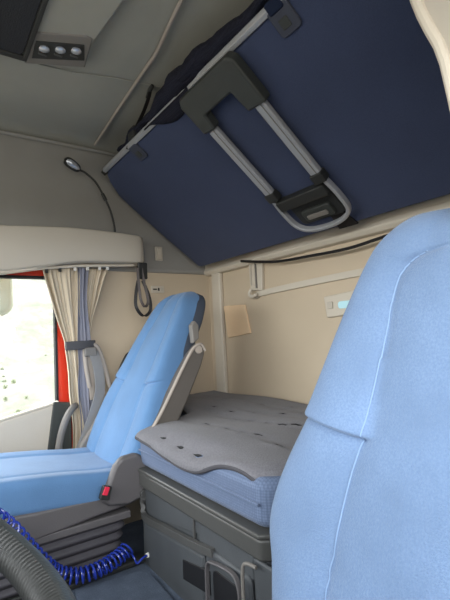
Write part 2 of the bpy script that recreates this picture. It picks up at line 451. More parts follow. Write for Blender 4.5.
# ================================================================== LEFT WALL FITTINGS
shelf = empty('overhead_shelf', (.4, 2.1, 1.3), 'pale grey overhead shelf box above the side window', 'shelf')
# front face runs slightly inward; built in plan with a rounded right end
P = []
out = [(-.9, 2.02), (.30, 2.035), (.60, 2.04), (.80, 2.043), (.90, 2.048), (.935, 2.06), (.950, 2.085), (.955, YL-.02)]
out = cr([(a, b, 0) for a, b in out], 4)
g = G(); rings = []
def top(x): return lerps([(-.9, 1.455), (.27, 1.462), (.50, 1.478), (.65, 1.482), (.80, 1.478), (.95, 1.472)], x)[0]
def bot(x): return lerps([(-.9, 1.265), (.27, 1.262), (.5, 1.30), (.62, 1.318), (.80, 1.325), (.95, 1.33)], x)[0]
for dz, din in ((0, .016), (.006, .004), (.014, 0), (None, 0), (-.014, 0), (-.006, .004), (0, .016)):
    pass
levels = [('b', 0, .014), ('b', .005, .004), ('b', .014, 0), ('t', -.014, 0), ('t', -.005, .004), ('t', 0, .014)]
for k, dz, din in levels:
    ring = []
    for p in out:
        z = (bot(p.x) if k == 'b' else top(p.x)) + dz
        ring.append(Vector((p.x - (din if p.x > .93 else 0), p.y + (din if p.y < 2.1 else 0), z)))
    ring += [Vector((p.x, YL-.015, (bot(p.x) if k == 'b' else top(p.x))+dz)) for p in reversed(out)]
    rings.append(ring)
a = len(out); F = []
n = len(rings[0])
for i in range(len(rings)-1):
    for j in range(n): F.append((i*n+j, i*n+(j+1) % n, (i+1)*n+(j+1) % n, (i+1)*n+j))
for base in (0, (len(rings)-1)*n):
    for j in range(a-1): F.append((base+j, base+j+1, base+n-2-j, base+n-1-j))
g.add([v for r in rings for v in r], F)
g.build('shelf_box', M['shelf'], shelf)
G().ribbon([(-.5, 2.046, 1.262), (.27, 2.058, 1.258), (.42, 2.060, 1.281)], (0, 0, 1), .010, .005).build('lower_lip', M['cream'], shelf, bevel=.001)
# curtain rail under the shelf
G().ribbon([(.20, 2.10, 1.250), (.40, 2.10, 1.282), (.62, 2.10, 1.306), (.90, 2.10, 1.322)], (0, 1, 0), .022, .012).build('curtain_track', M['cream'], shelf, bevel=.003)

# reading lamp on a gooseneck
rl = empty('reading_lamp', (.80, 2.10, 1.48), 'small reading lamp with silver head on a black gooseneck above the shelf', 'lamp')
neck = cr([(.806, 2.10, 1.475), (.802, 2.10, 1.53), (.785, 2.10, 1.60), (.755, 2.10, 1.665), (.715, 2.10, 1.735), (.665, 2.10, 1.775), (.632, 2.10, 1.787)], 8)
G().tube(neck, .0055, 8).build('gooseneck', M['blackp'], rl)
G().tube([neck[24-2], neck[24], neck[24+2]], .009, 10).build('collar', M['blackp'], rl)
G().tube([(.806, 2.10, 1.470), (.806, 2.10, 1.486)], .014, 14).build('lamp_socket', M['blackp'], rl, bevel=.003)
d = (Vector((.560, 2.085, 1.822))-Vector((.636, 2.10, 1.786))); pts = [Vector((.636, 2.10, 1.786))+d*t for t in (0, .08, .2, .45, .75, .92, 1)]
hd = G().tube(pts, [.010, .017, .021, .024, .024, .019, .008], 16).build('lamp_head', M['blackp'], rl)
pts2 = [p+Vector((0, -.012, -.004)) for p in pts[1:6]]
G().tube(pts2, [.006, .012, .017, .017, .008], 14).build('lens', M['lens'], hd, label='silver lamp window')

# hanging strap loop under shelf end
st = empty('hanging_strap', (.86, 1.9, 1.06), 'black hanging strap loop below the right end of the overhead shelf', 'strap')
y0 = 2.06
DX = Vector((-.022, 0, 0))
G().box((.905, y0-.012, 1.245), (.955, y0+.006, 1.330)).build('strap_buckle', M['blackp'], st, bevel=.005)
lp = cr([(.928, y0, 1.25), (.912, y0-.006, 1.19), (.905, y0-.012, 1.12), (.930, y0-.014, 1.075), (.958, y0-.014, 1.068), (.985, y0-.012, 1.10), (.982, y0-.006, 1.17), (.952, y0, 1.25)], 7)
G().ribbon([p+DX+Vector((0, 0, -.012)) for p in lp], (-.8, .6, 0.1), .016, .004).build('strap_loop', M['strap'], st)
lp2 = cr([(.922, y0-.01, 1.30), (.922, y0-.02, 1.22), (.924, y0-.03, 1.14), (.945, y0-.032, 1.10), (.965, y0-.03, 1.13), (.955, y0-.018, 1.21), (.945, y0-.008, 1.30)], 7)
G().ribbon([p+DX for p in lp2], (-.8, .6, .1), .014, .003).build('strap_loop', M['strapedge'], st, label='brown inner loop')

# small switch and socket plate on the wall
sw = empty('wall_switch', (1.055, 2.17, 1.37), 'small cream rocker switch on the wall right of the shelf', 'switch')
G().prism(rrect(1.062, 1.368, 1.108, 1.448, .006), 0, -.010, FYm(YL-.022)).build('switch_frame', M['shelf'], sw, bevel=.003)
G().prism(rrect(1.072, 1.378, 1.098, 1.438, .004), -.008, -.017, FYm(YL-.022)).build('rocker', M['cream'], sw, bevel=.003)
sp = empty('socket_plate', (1.06, 2.18, 1.2), 'small cream socket plate with dark marks above the far seat back', 'socket plate')
G().prism(rrect(1.035, 1.188, 1.115, 1.228, .006), 0, -.008, FYm(YL-.012)).build('plate', M['cream'], sp, bevel=.003)
G().box((1.045, YL-.022, 1.204), (1.068, YL-.019, 1.212)).build('dark_mark', M['ink'], sp, bevel=.001)
G().box((1.074, YL-.022, 1.200), (1.084, YL-.019, 1.216)).build('dark_mark', M['ink'], sp, bevel=.001)
G().box((1.090, YL-.022, 1.198), (1.108, YL-.019, 1.218)).build('toggle', M['shelf'], sp, bevel=.001)

# ---------------- passenger door
dr = empty('door_1', (.1, 2.2, .1), None, None); struct(dr)
g = G()
sill = lambda x: .660 if x > .53 else .660-(.53-x)*.19
P = [(XF+.15, .12), (.505, .12), (.515, .45), (.528, sill(.528)), (.27, sill(.27)), (-.38, sill(-.38)), (XF+.15, .55)]
g.prism(P, 0, .05, FYm(YL-.045)); g.build('door_panel', M['doorp'], dr, bevel=.012, seg=3)
g = G().ribbon([(-.38, YL-.03, sill(-.38)+.004), (.0, YL-.03, sill(0)+.004), (.526, YL-.03, sill(.526)+.004)], (0, 1, 0), .03, .012); g.build('sill_trim', M['cream'], dr, bevel=.004)
G().prism([(.455, .10), (.575, .10), (.580, .655), (.500, .668), (.470, .46)], 0, .03, FYm(YL-.055)).build('corner_cover', M['gunmetal'], dr, bevel=.006, label='dark grey rear corner cover')
hp = cr([(.500, YL-.09, .36), (.500, YL-.11, .44), (.514, YL-.12, .53), (.540, YL-.12, .60), (.572, YL-.10, .635), (.60, YL-.06, .64)], 8)
hd = G().tube(hp, .016, 10).build('grab_handle', M['greyp'], dr, label='curved grey grab handle')
# red painted frame and window
wn = empty('window_1', (.1, 2.2, .66), None, None); struct(wn)
g = G()
g.box((.532, YL+.0, .30), (.612, YL+.05, 1.31)); g.box((WX0-.08, YL+.0, 1.264), (.60, YL+.05, 1.31)); g.box((WX0-.08, YL, .40), (WX0, YL+.05, 1.31))
g.build('window_frame', M['red'], wn, bevel=.004, label='red painted frame')
g = G()
g.box((.524, YL-.006, .62), (.535, YL+.03, 1.262)); g.box((WX0, YL-.006, 1.252), (.535, YL+.03, 1.266))
g.build('rubber_seal', M['seal'], wn, bevel=.002)
G().box((WX0-.02, YL+.030, .40), (.53, YL+.034, 1.27)).build('pane', M['glass'], wn)

# seat belt with its anchor on the pillar
sb = empty('seat_belt', (.7, 2.1, .5), 'taupe seat belt anchor bracket with grey belt beside the gathered curtain', 'seat belt')
g = G()
g.tube(cr([(.655, 2.10, .72), (.640, 2.10, .82), (.638, 2.10, .905), (.665, 2.10, .925), (.700, 2.10, .905), (.735, 2.10, .80), (.765, 2.10, .66), (.78, 2.10, .55)], 6), .011, 10)
g.build('anchor_bracket', M['tangrey'], sb)
G().prism([(.645, .90), (.69, .90), (.675, .66), (.655, .66)], 0, .01, FYm(2.10)).build('guide_plate', M['tangrey'], sb, bevel=.003)
G().box((.628, 2.075, .868), (.688, 2.098, .912)).build('belt_guide', M['greyp'], sb, bevel=.007)
G().ribbon(cr([(.672, 2.085, .89), (.69, 2.07, .80), (.690, 2.06, .70), (.655, 2.05, .60), (.605, 2.04, .49), (.57, 2.03, .42), (.55, 2.03, .36)], 6), (1, .15, 0), .05, .004).build('webbing', M['webbing'], sb)

# curtain
cu = empty('side_curtain', (.6, 2.12, .4), 'beige side curtain gathered with a grey tie beside the window', 'curtain')
edge = [(1.296, .452, .640), (1.25, .462, .635), (1.15, .488, .628), (1.05, .515, .624), (.95, .546, .618), (.925, .548, .615), (.88, .553, .617), (.80, .560, .616), (.70, .562, .622), (.55, .576, .640), (.38, .570, .66)]
edge = edge[::-1]
def sheet(e0, yb, folds, amp, ph, u0=0, u1=1):
    P = []
    for i in range(60):
        z = .40+(1.300-.40)*i/59
        a, b = lerps(e0, z); row = []
        am = amp*(.45+.55*min(1, abs(z-.925)/.25)) 
        for j in range(90):
            u = u0+(u1-u0)*j/89
            x = a+(b-a)*(u+.35/folds/6.28*math.sin(u*folds*6.28*1+ph)*.8)
            y = yb - am*(math.sin((u+.10*math.sin(u*5+ph))*folds*6.28+ph+.9*math.sin(z*5+u*3))*(.6+.4*math.sin(u*9+1))+.22*math.sin(u*folds*2.3*6.28+z*8+ph))
            row.append(Vector((x, y, z)))
        P.append(row)
    return P
G().grid(sheet(edge, 2.125, 3.6, .016, .4)).build('drape', M['curtain'], cu, solid=.002)
edge2 = [(1.299, .615, .668), (1.15, .612, .655), (.95, .604, .668), (.925, .603, .668), (.85, .606, .668), (.70, .60, .672), (.55, .612, .668), (.38, .60, .67)][::-1]
G().grid(sheet(edge2, 2.112, 2, .008, 1.2)).build('lining', M['lining'], cu, solid=.002, label='blue-grey lining strip')
edge3 = [(1.302, .660, .775), (1.25, .657, .755), (1.15, .650, .722), (1.05, .645, .690), (.95, .640, .672), (.925, .640, .670), (.85, .640, .672), (.38, .640, .672)][::-1]
P = sheet(edge3, 2.132, 3, .012, 2.0)
P = [r for r in P if r[0].z > .72]
G().grid(P).build('drape', M['curtain'], cu, solid=.002)
G().prism([(.545, 2.08), (.60, 2.072), (.67, 2.085), (.69, 2.10), (.69, 2.125), (.67, 2.112), (.60, 2.098), (.545, 2.105)], .905, .945, lambda v: Vector((v.x, v.y, v.z))).build('tieback', M['tie'], cu, bevel=.003)
for x in (.47, .53, .60, .66, .72, .76):
    z = lerp([(.20, 1.250), (.40, 1.282), (.62, 1.306), (.90, 1.322)], x)[0]
    G().box((x-.006, 2.093, z-.022), (x+.006, 2.107, z-.002)).build('curtain_hook', M['blackp'] if x < .6 else M['label'], cu, bevel=.002)

# mirror outside the far window
mr = empty('door_mirror', (.28, 2.5, 1.1), 'dark green-grey exterior mirror seen through the side window at the left edge', 'mirror')
G().prism(rrect(.14, 1.09, .385, 1.40, .07), 0, .10, FYm(2.42)).build('mirror_shell', mat('mirror_shell', '#9aa89a', .4), mr, bevel=.03, seg=4)
G().tube([(.14, 2.46, 1.30), (-.1, 2.44, 1.40), (-.4, 2.28, 1.42)], .018, 10).build('mirror_arm', M['blackp'], mr)

# ================================================================== REAR WALL FITTINGS
tag(G().prism([(1.834, 1.092), (2.03, 1.100), (2.005, .918), (1.796, .938)], 0, -.012, lambda v: Vector((XR+v.z, v.x, v.y))).build('wall_patch', M['patch'], bevel=.004), 'square tan cover plate stuck on the beige rear wall', 'cover plate')
hk = empty('belt_holder', (1.40, 1.72, 1.14), 'cream belt holder clip hanging below the folded bunk on the rear wall', 'holder')
G().prism([(1.66, 1.315), (1.775, 1.335), (1.765, 1.16), (1.672, 1.15)], 0, -.020, lambda v: Vector((XR+v.z, v.x, v.y))).build('holder_body', M['cream'], hk, bevel=.006)
G().box((XR-.030, 1.703, 1.165), (XR-.018, 1.709, 1.32)).build('slot', M['greyp'], hk, bevel=.002)
G().box((XR-.030, 1.743, 1.185), (XR-.018, 1.747, 1.32)).build('slot', M['shelf'], hk, bevel=.002)
G().tube(cr([(XR-.03, 1.745, 1.165), (XR-.035, 1.755, 1.14), (XR-.035, 1.735, 1.125), (XR-.03, 1.70, 1.135)], 5), .009, 8).build('hook', M['cream'], hk)
wl = empty('wall_lamp', (1.4, 1.18, 1.0), 'small cream wall lamp with a glowing pale blue lens on the rear wall', 'wall lamp')
G().prism([(1.085, 1.092), (1.272, 1.080), (1.262, .988), (1.080, .998)], 0, -.016, lambda v: Vector((XR+v.z, v.x, v.y))).build('lamp_housing', M['cream'], wl, bevel=.006)
G().prism(rrect(1.122, 1.022, 1.192, 1.052, .012), -.014, -.022, lambda v: Vector((XR+v.z, v.x, v.y))).build('lens', M['lampglow'], wl, bevel=.003)
G().box((XR-.022, 1.222, 1.025), (XR-.014, 1.250, 1.055)).build('switch', M['shelf'], wl, bevel=.002)
pts = cr([(XR-.05, 1.79, 1.318), (XR-.055, 1.66, 1.293), (XR-.055, 1.50, 1.268), (XR-.055, 1.30, 1.258), (XR-.055, 1.10, 1.252), (XR-.055, .95, 1.262), (XR-.05, .7, 1.285)], 8)
tag(G().tube(pts, .0065, 8).build('black_cable', M['strap']), 'thin black cable sagging along the rear wall below the bunk', 'cable')

# ================================================================== LOWER BUNK
base = empty('bunk_storage_base', (1.0, 1.2, 0), 'dark grey storage base under the mattress with moulded doors and top rail', 'storage base')
CX, CY0, CY1 = .664, .835, 1.555
plan = [(CX, CY0), (CX, CY1), (1.00, CY1+.06), (1.0, YL-.01), (XR-.01, YL-.01), (XR-.01, YR+.01), (.97, YR+.01), (.97, CY0-.08), (CX+.06, CY0-.03)]
G().prism(plan, 0, .42, FZ(0)).build('carcass', M['storage'], base, bevel=.012, seg=2)
def off(plan, d):
    return [(a-d if a < .99 else a, b) for a, b in plan]
rp = [(CX-.022, CY0-.005), (CX-.022, CY1+.005), (1.00, CY1+.07), (1.0, YL-.01), (XR-.01, YL-.01), (XR-.01, YR+.01), (.955, YR+.01), (.955, CY0-.10), (CX+.03, CY0-.045)]
G().prism(rp, .410, .464, FZ(0)).build('top_rail', M['rail'], base, bevel=.010, seg=3)
G().prism([(a-.004 if a < .9 else a, b) for a, b in rp], .462, .476, FZ(0)).build('rail_lip', M['rail'], base, bevel=.006, seg=2)
FXm = lambda x: (lambda v: Vector((x-v.z, v.x, v.y)))
# upper recessed band and doors on the front
G().prism([(1.03, .41), (1.52, .405), (1.52, .33), (1.49, .31), (1.03, .385)], 0, .004, FXm(CX)).build('label_band', M['storage'], base, bevel=.002)
G().prism([(1.10, .325), (1.50, .290), (1.535, .02), (1.10, .02)], -.002, .018, FXm(CX)).build('cabinet_door', M['storage'], base, bevel=.010, seg=3)
G().ribbon(cr([(CX-.008, 1.515, .385), (CX-.012, 1.512, .335), (CX-.018, 1.48, .312), (CX-.02, 1.30, .328), (CX-.02, 1.12, .345), (CX-.014, 1.045, .352)], 6), (0, 0, 1), .022, .016).build('door_ledge', M['darkgrey'], base, bevel=.005)
G().prism([(1.155, .405), (1.165, .405), (1.165, .348), (1.155, .348)], .002, .010, FXm(CX)).build('divider', M['darkgrey'], base, bevel=.002)
G().prism(rrect(.875, .345, 1.13, .408, .008), -.002, .008, FXm(CX)).build('drawer_front', M['storage'], base, bevel=.005)
G().prism([(1.06, .235), (1.215, .215), (1.215, .272), (1.06, .30)], .012, .021, FXm(CX)).build('door_slot', M['seal'], base, bevel=.003, label='black recessed slot')
dd = G().prism(rrect(.880, .02, 1.085, .355, .02), .0, .018, FXm(CX)).build('cabinet_door', M['storage'], base, bevel=.010, seg=3)
G().prism(rrect(.915, .04, 1.045, .315, .02), .014, .021, FXm(CX)).build('inset', M['seal'], dd, bevel=.004)
G().ribbon(cr([(CX-.03, 1.045, .02), (CX-.034, 1.05, .15), (CX-.034, 1.052, .27), (CX-.034, 1.045, .33), (CX-.034, 1.01, .345), (CX-.034, .93, .353), (CX-.034, .905, .33), (CX-.034, .90, .27), (CX-.034, .90, .02)], 7), (1, 0, 0), .014, .006).build('pull_handle', M['seatgrey'], dd, bevel=.003, label='grey loop handle')
G().prism(rrect(.80, .02, .872, .405, .008), 0, .012, FXm(CX)).build('side_panel', M['storage'], base, bevel=.006)
G().tube(cr([(CX-.03, .835, .402), (CX-.034, .868, .400), (CX-.036, .882, .38), (CX-.036, .884, .30), (CX-.034, .884, .15), (CX-.03, .884, .02)], 6), .0045, 8).build('release_rod', M['greyp'], base)
G().box((CX-.045, .868, .275), (CX-.03, .895, .290)).build('rod_clip', M['greyp'], base, bevel=.002)

# mattress
def slab(name, plan, z0, z1, m, root=None, bev=.03, label=None, cat=None):
    g = G().prism(plan, z0, z1, FZ(0))
    return g
mp = [(CX-.010, CY0+.0), (CX-.010, CY1-.012), (1.02, CY1+.07), (1.03, YL-.03), (XR-.02, YL-.03), (XR-.02, YR+.05), (.99, YR+.05), (.97, CY0-.09), (CX+.04, CY0-.04)]
mt = empty('lower_mattress', (1.05, 1.2, .485), 'blue-grey meshed mattress on the dark storage base', 'mattress')
G().prism(mp, .476, .596, FZ(0)).build('mattress_body', M['matt'], mt, bevel=.028, seg=5)
G().tube([(a-.003 if a < .9 else a, b, .538) for a, b in mp[:3]], .004, 8).build('mattress_piping', M['matt'], mt)

# topper: quilted sheet with a wavy drooping front edge and tuck darts
def topper():
    root = empty('mattress_topper', (1.0, 1.3, .6), 'dark grey quilted topper pad with tuck darts lying on the lower mattress', 'mattress topper')
    darts = []
    for (px, py) in ((.672, 1.36), (.668, 1.235), (.668, 1.13), (.845, 1.365), (.842, 1.24), (.845, 1.155), (.832, .968), (.985, 1.385), (.998, 1.31), (1.006, 1.22), (1.018, 1.143), (1.06, 1.64), (1.056, 1.51), (1.105, 1.425), (1.148, 1.285), (1.198, 1.24), (1.038, 1.10), (.868, 1.10), (1.2, 1.75), (1.25, 1.55), (1.30, 1.40), (1.22, 1.08)):
        darts.append((px, py))
    P = []; N1, N2 = 90, 170
    def front(y): return lerps([(.3, .93), (.70, .92), (.78, .78), (.83, .700), (.86, .668), (.95, .662), (1.05, .650), (1.15, .636), (1.28, .636), (1.40, .640), (1.50, .642), (1.535, .650), (1.57, .76), (1.68, .95), (2.1, 1.02)], y)[0]
    for j in range(N2):
        y = .45+(2.14-.45)*j/(N2-1); row = []
        xf = front(y)
        for i in range(N1):
            t = i/(N1-1); x = xf+(XR-.035-xf)*t
            z = .616 + .005*math.sin(y*9+x*4) + .004*math.sin(x*17+1)
            d = x-xf
            for xr in (.668, .845, 1.005, 1.13, 1.25):
                if abs(x-xr) < .08 and y > .84: z -= .0045*math.exp(-((x-xr-.012*math.sin(y*8))/.022)**2)
            droop = lerps([(.45, .0), (.82, .022), (.90, .000), (1.0, .006), (1.10, .044), (1.18, .050), (1.30, .042), (1.42, .026), (1.5, .018), (1.55, .010), (2.1, 0)], y)[0]
            z -= droop*max(0, 1-d/.09)**1.6
            z -= .012*max(0, 1-d/.012)
            for dx, dy in darts:
                ex = (x-dx); ey = (y-dy)
                if abs(ex) < .08 and abs(ey) < .08:
                    a = ex*.966+ey*.257; b = ex*-.257+ey*.966
                    z -= .009*math.exp(-(a/.009)**2-(b/.020)**2)
                    z += .006*math.exp(-((a+.014)/.012)**2-(b/.03)**2)
            row.append(Vector((x, y, z)))
        P.append(row)
    G().grid(P).build('quilted_pad', M['topper'], root, solid=.012, auto=0)
    G().tube([r[0] for r in P], .0065, 8).build('edge_piping', M['piping'], root)
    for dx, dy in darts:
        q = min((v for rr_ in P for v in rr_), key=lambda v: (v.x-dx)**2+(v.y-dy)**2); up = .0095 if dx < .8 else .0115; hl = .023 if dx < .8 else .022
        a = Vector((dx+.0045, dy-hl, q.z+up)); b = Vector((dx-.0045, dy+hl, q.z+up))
        G().tube([a, (a+b)/2+Vector((0, 0, -.001)), b], [.001, .006, .001], 6).build('tuck', M['seal'], root)  # black spindle on the pad paints in the shade of the dart hollow
    return root
topper()

# ================================================================== SEATS
SEAMS = []
def seat_back(root, name, cy, sections, seam, front_line, m, thick=.11, vres=90, ures=120, step=None, bol=.03, z0=.42, z1=1.18, shift=None):
    """closed lofted back. sections: (z, half_width, thickness); front_line: (z, x)"""
    rings = []
    for i in range(vres+1):
        t = i/vres
        z = z0+(z1-z0)*t
        hw, th = lerps(sections, z); x0 = lerps(front_line, z)[0]
        cyz = cy + (lerps(shift, z)[0] if shift else 0)
        k = max(0, (z-(z1-.05))/.05); k2 = max(0, ((z0+.03)-z)/.03)
        sh = math.sqrt(max(0.0001, 1-k*k))*math.sqrt(max(.02, 1-k2*k2))
        ring = []
        for j in range(ures):
            q = 2*PI*j/ures; c, s_ = math.cos(q), math.sin(q)
            e = .42
            u = math.copysign(abs(c)**e, c); w = math.copysign(abs(s_)**e, s_)
            lat = u*hw*(1-(1-sh)*.35)
            if step: lat *= 1+.012/(1+math.exp(-max(-30, min(30, (z-step[0])/.002))))*math.exp(-max(0, z-step[0])/.10)
            x = x0 + th/2 - w*th/2*sh
            if w > 0:
                f = min(1, w*1.3)
                sm = lerps(seam, z)[0]
                a = abs(lat)
                x -= f*bol*max(0, (a-sm)/(max(.01, hw-sm)))*(1-.55*max(0, (a-sm)/(max(.01, hw-sm))))*1.5
                x += f*.006*math.exp(-((a-sm)/.006)**2)
                x -= f*.012*math.cos(min(1, a/sm)*PI/2) if a < sm else 0
                if step:
                    zs, dep = step
                    zz = zs-.02*(hw-a)/.1*.8
                    if a > sm-.004: x += -f*dep/(1+math.exp(-max(-30, min(30, (z-zz)/.002))))*math.exp(-max(0, z-zz)/.16) + f*.007*math.exp(-((z-zz+.004)/.004)**2)
            ring.append(Vector((x, cyz+lat, z)))
        rings.append(ring)
    # round the ends
    o = G().loft(rings).build(name, m, root, auto=0)
    SEAMS.clear()
    for sgn in (1, -1):
        line = []
        for ring in rings:
            z = ring[0].z; tgt = cy+sgn*lerps(seam, z)[0]; mid = sum(p.x for p in ring)/len(ring)
            c = sorted((p for p in ring if p.x < mid), key=lambda p: abs(p.y-tgt))[:2]
            if len(c) == 2:
                d0, d1 = abs(c[0].y-tgt), abs(c[1].y-tgt); line.append(Vector((c[0].lerp(c[1], d0/(d0+d1+1e-9)).x, tgt, z)))
        SEAMS.append(line)
    return o

# ---- driver seat (near)
ds = empty('driver_seat', (.45, .36, 0), 'large light blue driver seat filling the lower right foreground', 'seat')
dl = [(.40, .485), (.45, .500), (.56, .538), (.66, .572), (.79, .617), (.95, .672), (1.06, .710), (1.14, .742), (1.22, .78)]
dsec = [(.40, .24, .11), (.46, .275, .13), (.53, .300, .13), (.58, .322, .13), (.63, .322, .13), (.70, .300, .12), (.79, .262, .12), (.86, .242, .11), (.95, .217, .11), (1.04, .184, .10), (1.09, .160, .09), (1.12, .135, .08), (1.16, .10, .07), (1.18, .06, .05)]
dseam = [(.40, .155), (.52, .157), (.69, .140), (.79, .118), (.92, .105), (1.0, .100), (1.035, .092), (1.06, .07), (1.08, .03), (1.2, .02)]
o = seat_back(ds, 'backrest', .36, dsec, dseam, dl, M['seatn'], step=(.785, .014), z1=1.152, vres=320, ures=220)
for line in list(SEAMS):
    G().tube([p+Vector((-.0006, 0, 0)) for p in line if .43 < p.z < 1.075][::2], .0012, 6).build('seam', M['stitch'], o, label='pale blue stitched seam')
G().prism([(-.02, .36), (.05, .35), (.42, .37), (.50, .42), (.50, .47), (.42, .475), (.05, .50), (-.03, .46)], .12, .60, lambda v: Vector((v.x, v.z, v.y))).build('cushion', M['seatn'], ds, bevel=.03, seg=4)
G().prism([(0, 0), (.5, 0), (.52, .355), (0, .355)], .16, .56, lambda v: Vector((v.x, v.z, v.y))).build('seat_base', M['seatgrey'], ds, bevel=.02)
G().tube(cr([(.50, .67, .36), (.53, .70, .33), (.56, .74, .345), (.60, .76, .30), (.62, .765, .22)], 6), .012, 10).build('lever', M['greyp'], ds, label='grey curved lever beside the cushion')

# ---- passenger seat (far)
ps = empty('passenger_seat', (.45, 1.78, 0), 'bright blue passenger seat beside the gathered curtain and far side door', 'seat')
pl = [(.40, .585), (.48, .612), (.60, .668), (.70, .715), (.80, .768), (.90, .815), (1.0, .872), (1.10, .935), (1.18, .995)]
psec = [(.40, .20, .12), (.46, .235, .13), (.52, .255, .13), (.60, .262, .13), (.68, .250, .13), (.77, .222, .12), (.84, .202, .12), (.92, .184, .11), (1.0, .168, .11), (1.06, .152, .10), (1.10, .130, .09), (1.14, .095, .08), (1.16, .06, .06)]
PSH = [(.40, 0), (.72, 0), (.85, -.016), (.98, -.022), (1.2, -.012)]
pseam = [(.40, .13), (.60, .135), (.77, .115), (.95, .095), (1.04, .07), (1.2, .05)]
o = seat_back(ps, 'backrest', 1.78, psec, pseam, pl, M['seat'], step=(.775, .010), z1=1.145, z0=.41, shift=PSH, vres=240, ures=160)
# grey side shell of the backrest
pl2 = [(a, b+.040) for a, b in pl]
seat_back(ps, 'back_shell', 1.78, [(z, hw+.001, th*.85) for z, hw, th in psec], pseam, pl2, M['seatside'], bol=0, z1=1.135, z0=.44, shift=PSH, vres=50, ures=80)['label'] = 'dark grey rear shell'
# cushion : loft along x
def cushion(root, cy, x0, x1, ztop, m, hw=.24, th=.12):
    rings = []; n = 60
    for i in range(n+1):
        t = i/n; x = x0+(x1-x0)*t
        k = max(0, 1-t/.10); k2 = max(0, (t-.94)/.06)
        sh = math.sqrt(max(.01, 1-k*k))*math.sqrt(max(.05, 1-k2*k2))
        zt = lerps(ztop, x)[0]; ring = []
        for j in range(100):
            q = 2*PI*j/100; c, s_ = math.cos(q), math.sin(q); e = .40
            u = math.copysign(abs(c)**e, c); w = math.copysign(abs(s_)**e, s_)
            z = zt-th/2+w*th/2*sh
            lat = u*hw
            if w > 0:
                a = abs(lat); sm = hw*.62
                z += min(1, w*1.3)*(.022*max(0, (a-sm)/(hw-sm)) - .007*math.exp(-((a-sm)/.007)**2))
            ring.append(Vector((x, cy+lat, z)))
        rings.append(ring)
    return G().loft(rings).build('cushion', m, root, auto=0)
cushion(ps, 1.78, .02, .64, [(0, .49), (.1, .515), (.22, .510), (.40, .490), (.52, .472), (.66, .46)], M['seat'], hw=.235, th=.12)
# grey cushion pan with raised side cover and buckle
g = G().prism([(.06, .385), (.10, .42), (.30, .405), (.50, .400), (.60, .405), (.645, .37), (.63, .345), (.50, .335), (.30, .315), (.08, .30), (.05, .34)], 1.545, 2.01, lambda v: Vector((v.x, v.z, v.y)))
g.build('cushion_pan', M['seatgrey'], ps, bevel=.012, seg=3)
g = G().prism([(.500, .395), (.530, .45), (.552, .500), (.580, .526), (.640, .530), (.675, .50), (.690, .43), (.67, .37), (.60, .355), (.53, .37)], 1.515, 1.55, lambda v: Vector((v.x, v.z, v.y)))
sc = g.build('side_cover', M['seatgrey'], ps, bevel=.014, seg=3)
G().tube([(.655, 1.518, .385), (.655, 1.505, .385)], .014, 16).build('recliner_knob', M['darkgrey'], sc, bevel=.003)
g = G().prism([(.488, .410), (.504, .452), (.534, .441), (.520, .398)], 1.492, 1.512, lambda v: Vector((v.x, v.z, v.y)))
bk = g.build('belt_buckle', M['blackp'], ps, bevel=.004)
g = G().prism([(.497, .424), (.508, .449), (.524, .443), (.513, .418)], 1.487, 1.494, lambda v: Vector((v.x, v.z, v.y)))
g.build('release_button', M['redbtn'], bk, bevel=.002, label='red release button')
# suspension bellows
rings = []
for i in range(61):
    t = i/60; z = .305-.150*t
    w = .5+.5*math.cos(t*4.5*2*PI); r = .012*w**.6 + .012*(1-t)
    x0, x1, y0, y1 = .10-r, .590+r-.02*t, 1.575-r, 1.985+r
    ring = [Vector((x, y, z)) for x, y in rrect(x0, y0, x1, y1, .035)]
    rings.append(ring)
G().loft(rings).build('bellows', M['bellow'], ps, auto=60)
G().prism(rrect(.08, 1.56, .60, 2.0, .02), 0, .158, FZ(0)).build('seat_base', M['blackp'], ps, bevel=.01)
G().box((.10, 1.548, .298), (.62, 2.0, .325)).build('slide_frame', M['seatgrey'], ps, bevel=.006)
# armrests folded up against the back
def armrest(y0, y1, label):
    line = [(.975, .890), (.968, .925), (.945, .925), (.915, .905), (.86, .855), (.78, .735), (.705, .620), (.665, .560), (.680, .535), (.72, .545)]
    bottom = [(.78, .60), (.86, .70), (.93, .79), (.965, .84)]
    line = [(.900, .900), (.915, .912), (.935, .905), (.945, .87), (.925, .82), (.86, .70), (.80, .60), (.74, .535), (.700, .525), (.668, .545), (.672, .575), (.74, .67), (.82, .80), (.87, .87)]
    g = G().prism(line, y0, y1, lambda v: Vector((v.x, v.z, v.y)))
    a = g.build('armrest', M['armrest'], ps, bevel=.012, seg=3, label=label)
    return a
a = armrest(1.508, 1.550, 'dark grey armrest folded up along the near side')
rim = cr([(.668, 1.506, .548), (.675, 1.506, .578), (.74, 1.506, .668), (.82, 1.506, .795), (.868, 1.506, .868), (.895, 1.506, .898), (.925, 1.506, .906), (.943, 1.506, .880)], 6)
G().tube(rim, .0065, 8).build('armrest_rim', M['tangrey'], a, label='taupe rounded rim')
G().tube([(.912, 1.500, .885), (.912, 1.512, .885)], .016, 18).build('pivot_cap', M['tangrey'], a, bevel=.003)
G().prism([(.895, .91), (.925, .93), (.925, .985), (.908, 1.005), (.89, .985)], 1.515, 1.545, lambda v: Vector((v.x, v.z, v.y))).build('hinge_arm', M['greyp'], a, bevel=.006)
g = G().tube(cr([(.86, 2.01, .80), (.855, 2.03, .84), (.835, 2.035, .87), (.80, 2.03, .83), (.76, 2.03, .74)], 6), .010, 10); g.build('back_lever', M['blackp'], ps, label='dark lever on the far side')
g = G().prism([(.60, .44), (.66, .50), (.74, .66), (.72, .68), (.63, .55), (.57, .47)], 2.005, 2.04, lambda v: Vector((v.x, v.z, v.y))); g.build('armrest', M['greyp'], ps, bevel=.01, label='far side grey armrest')

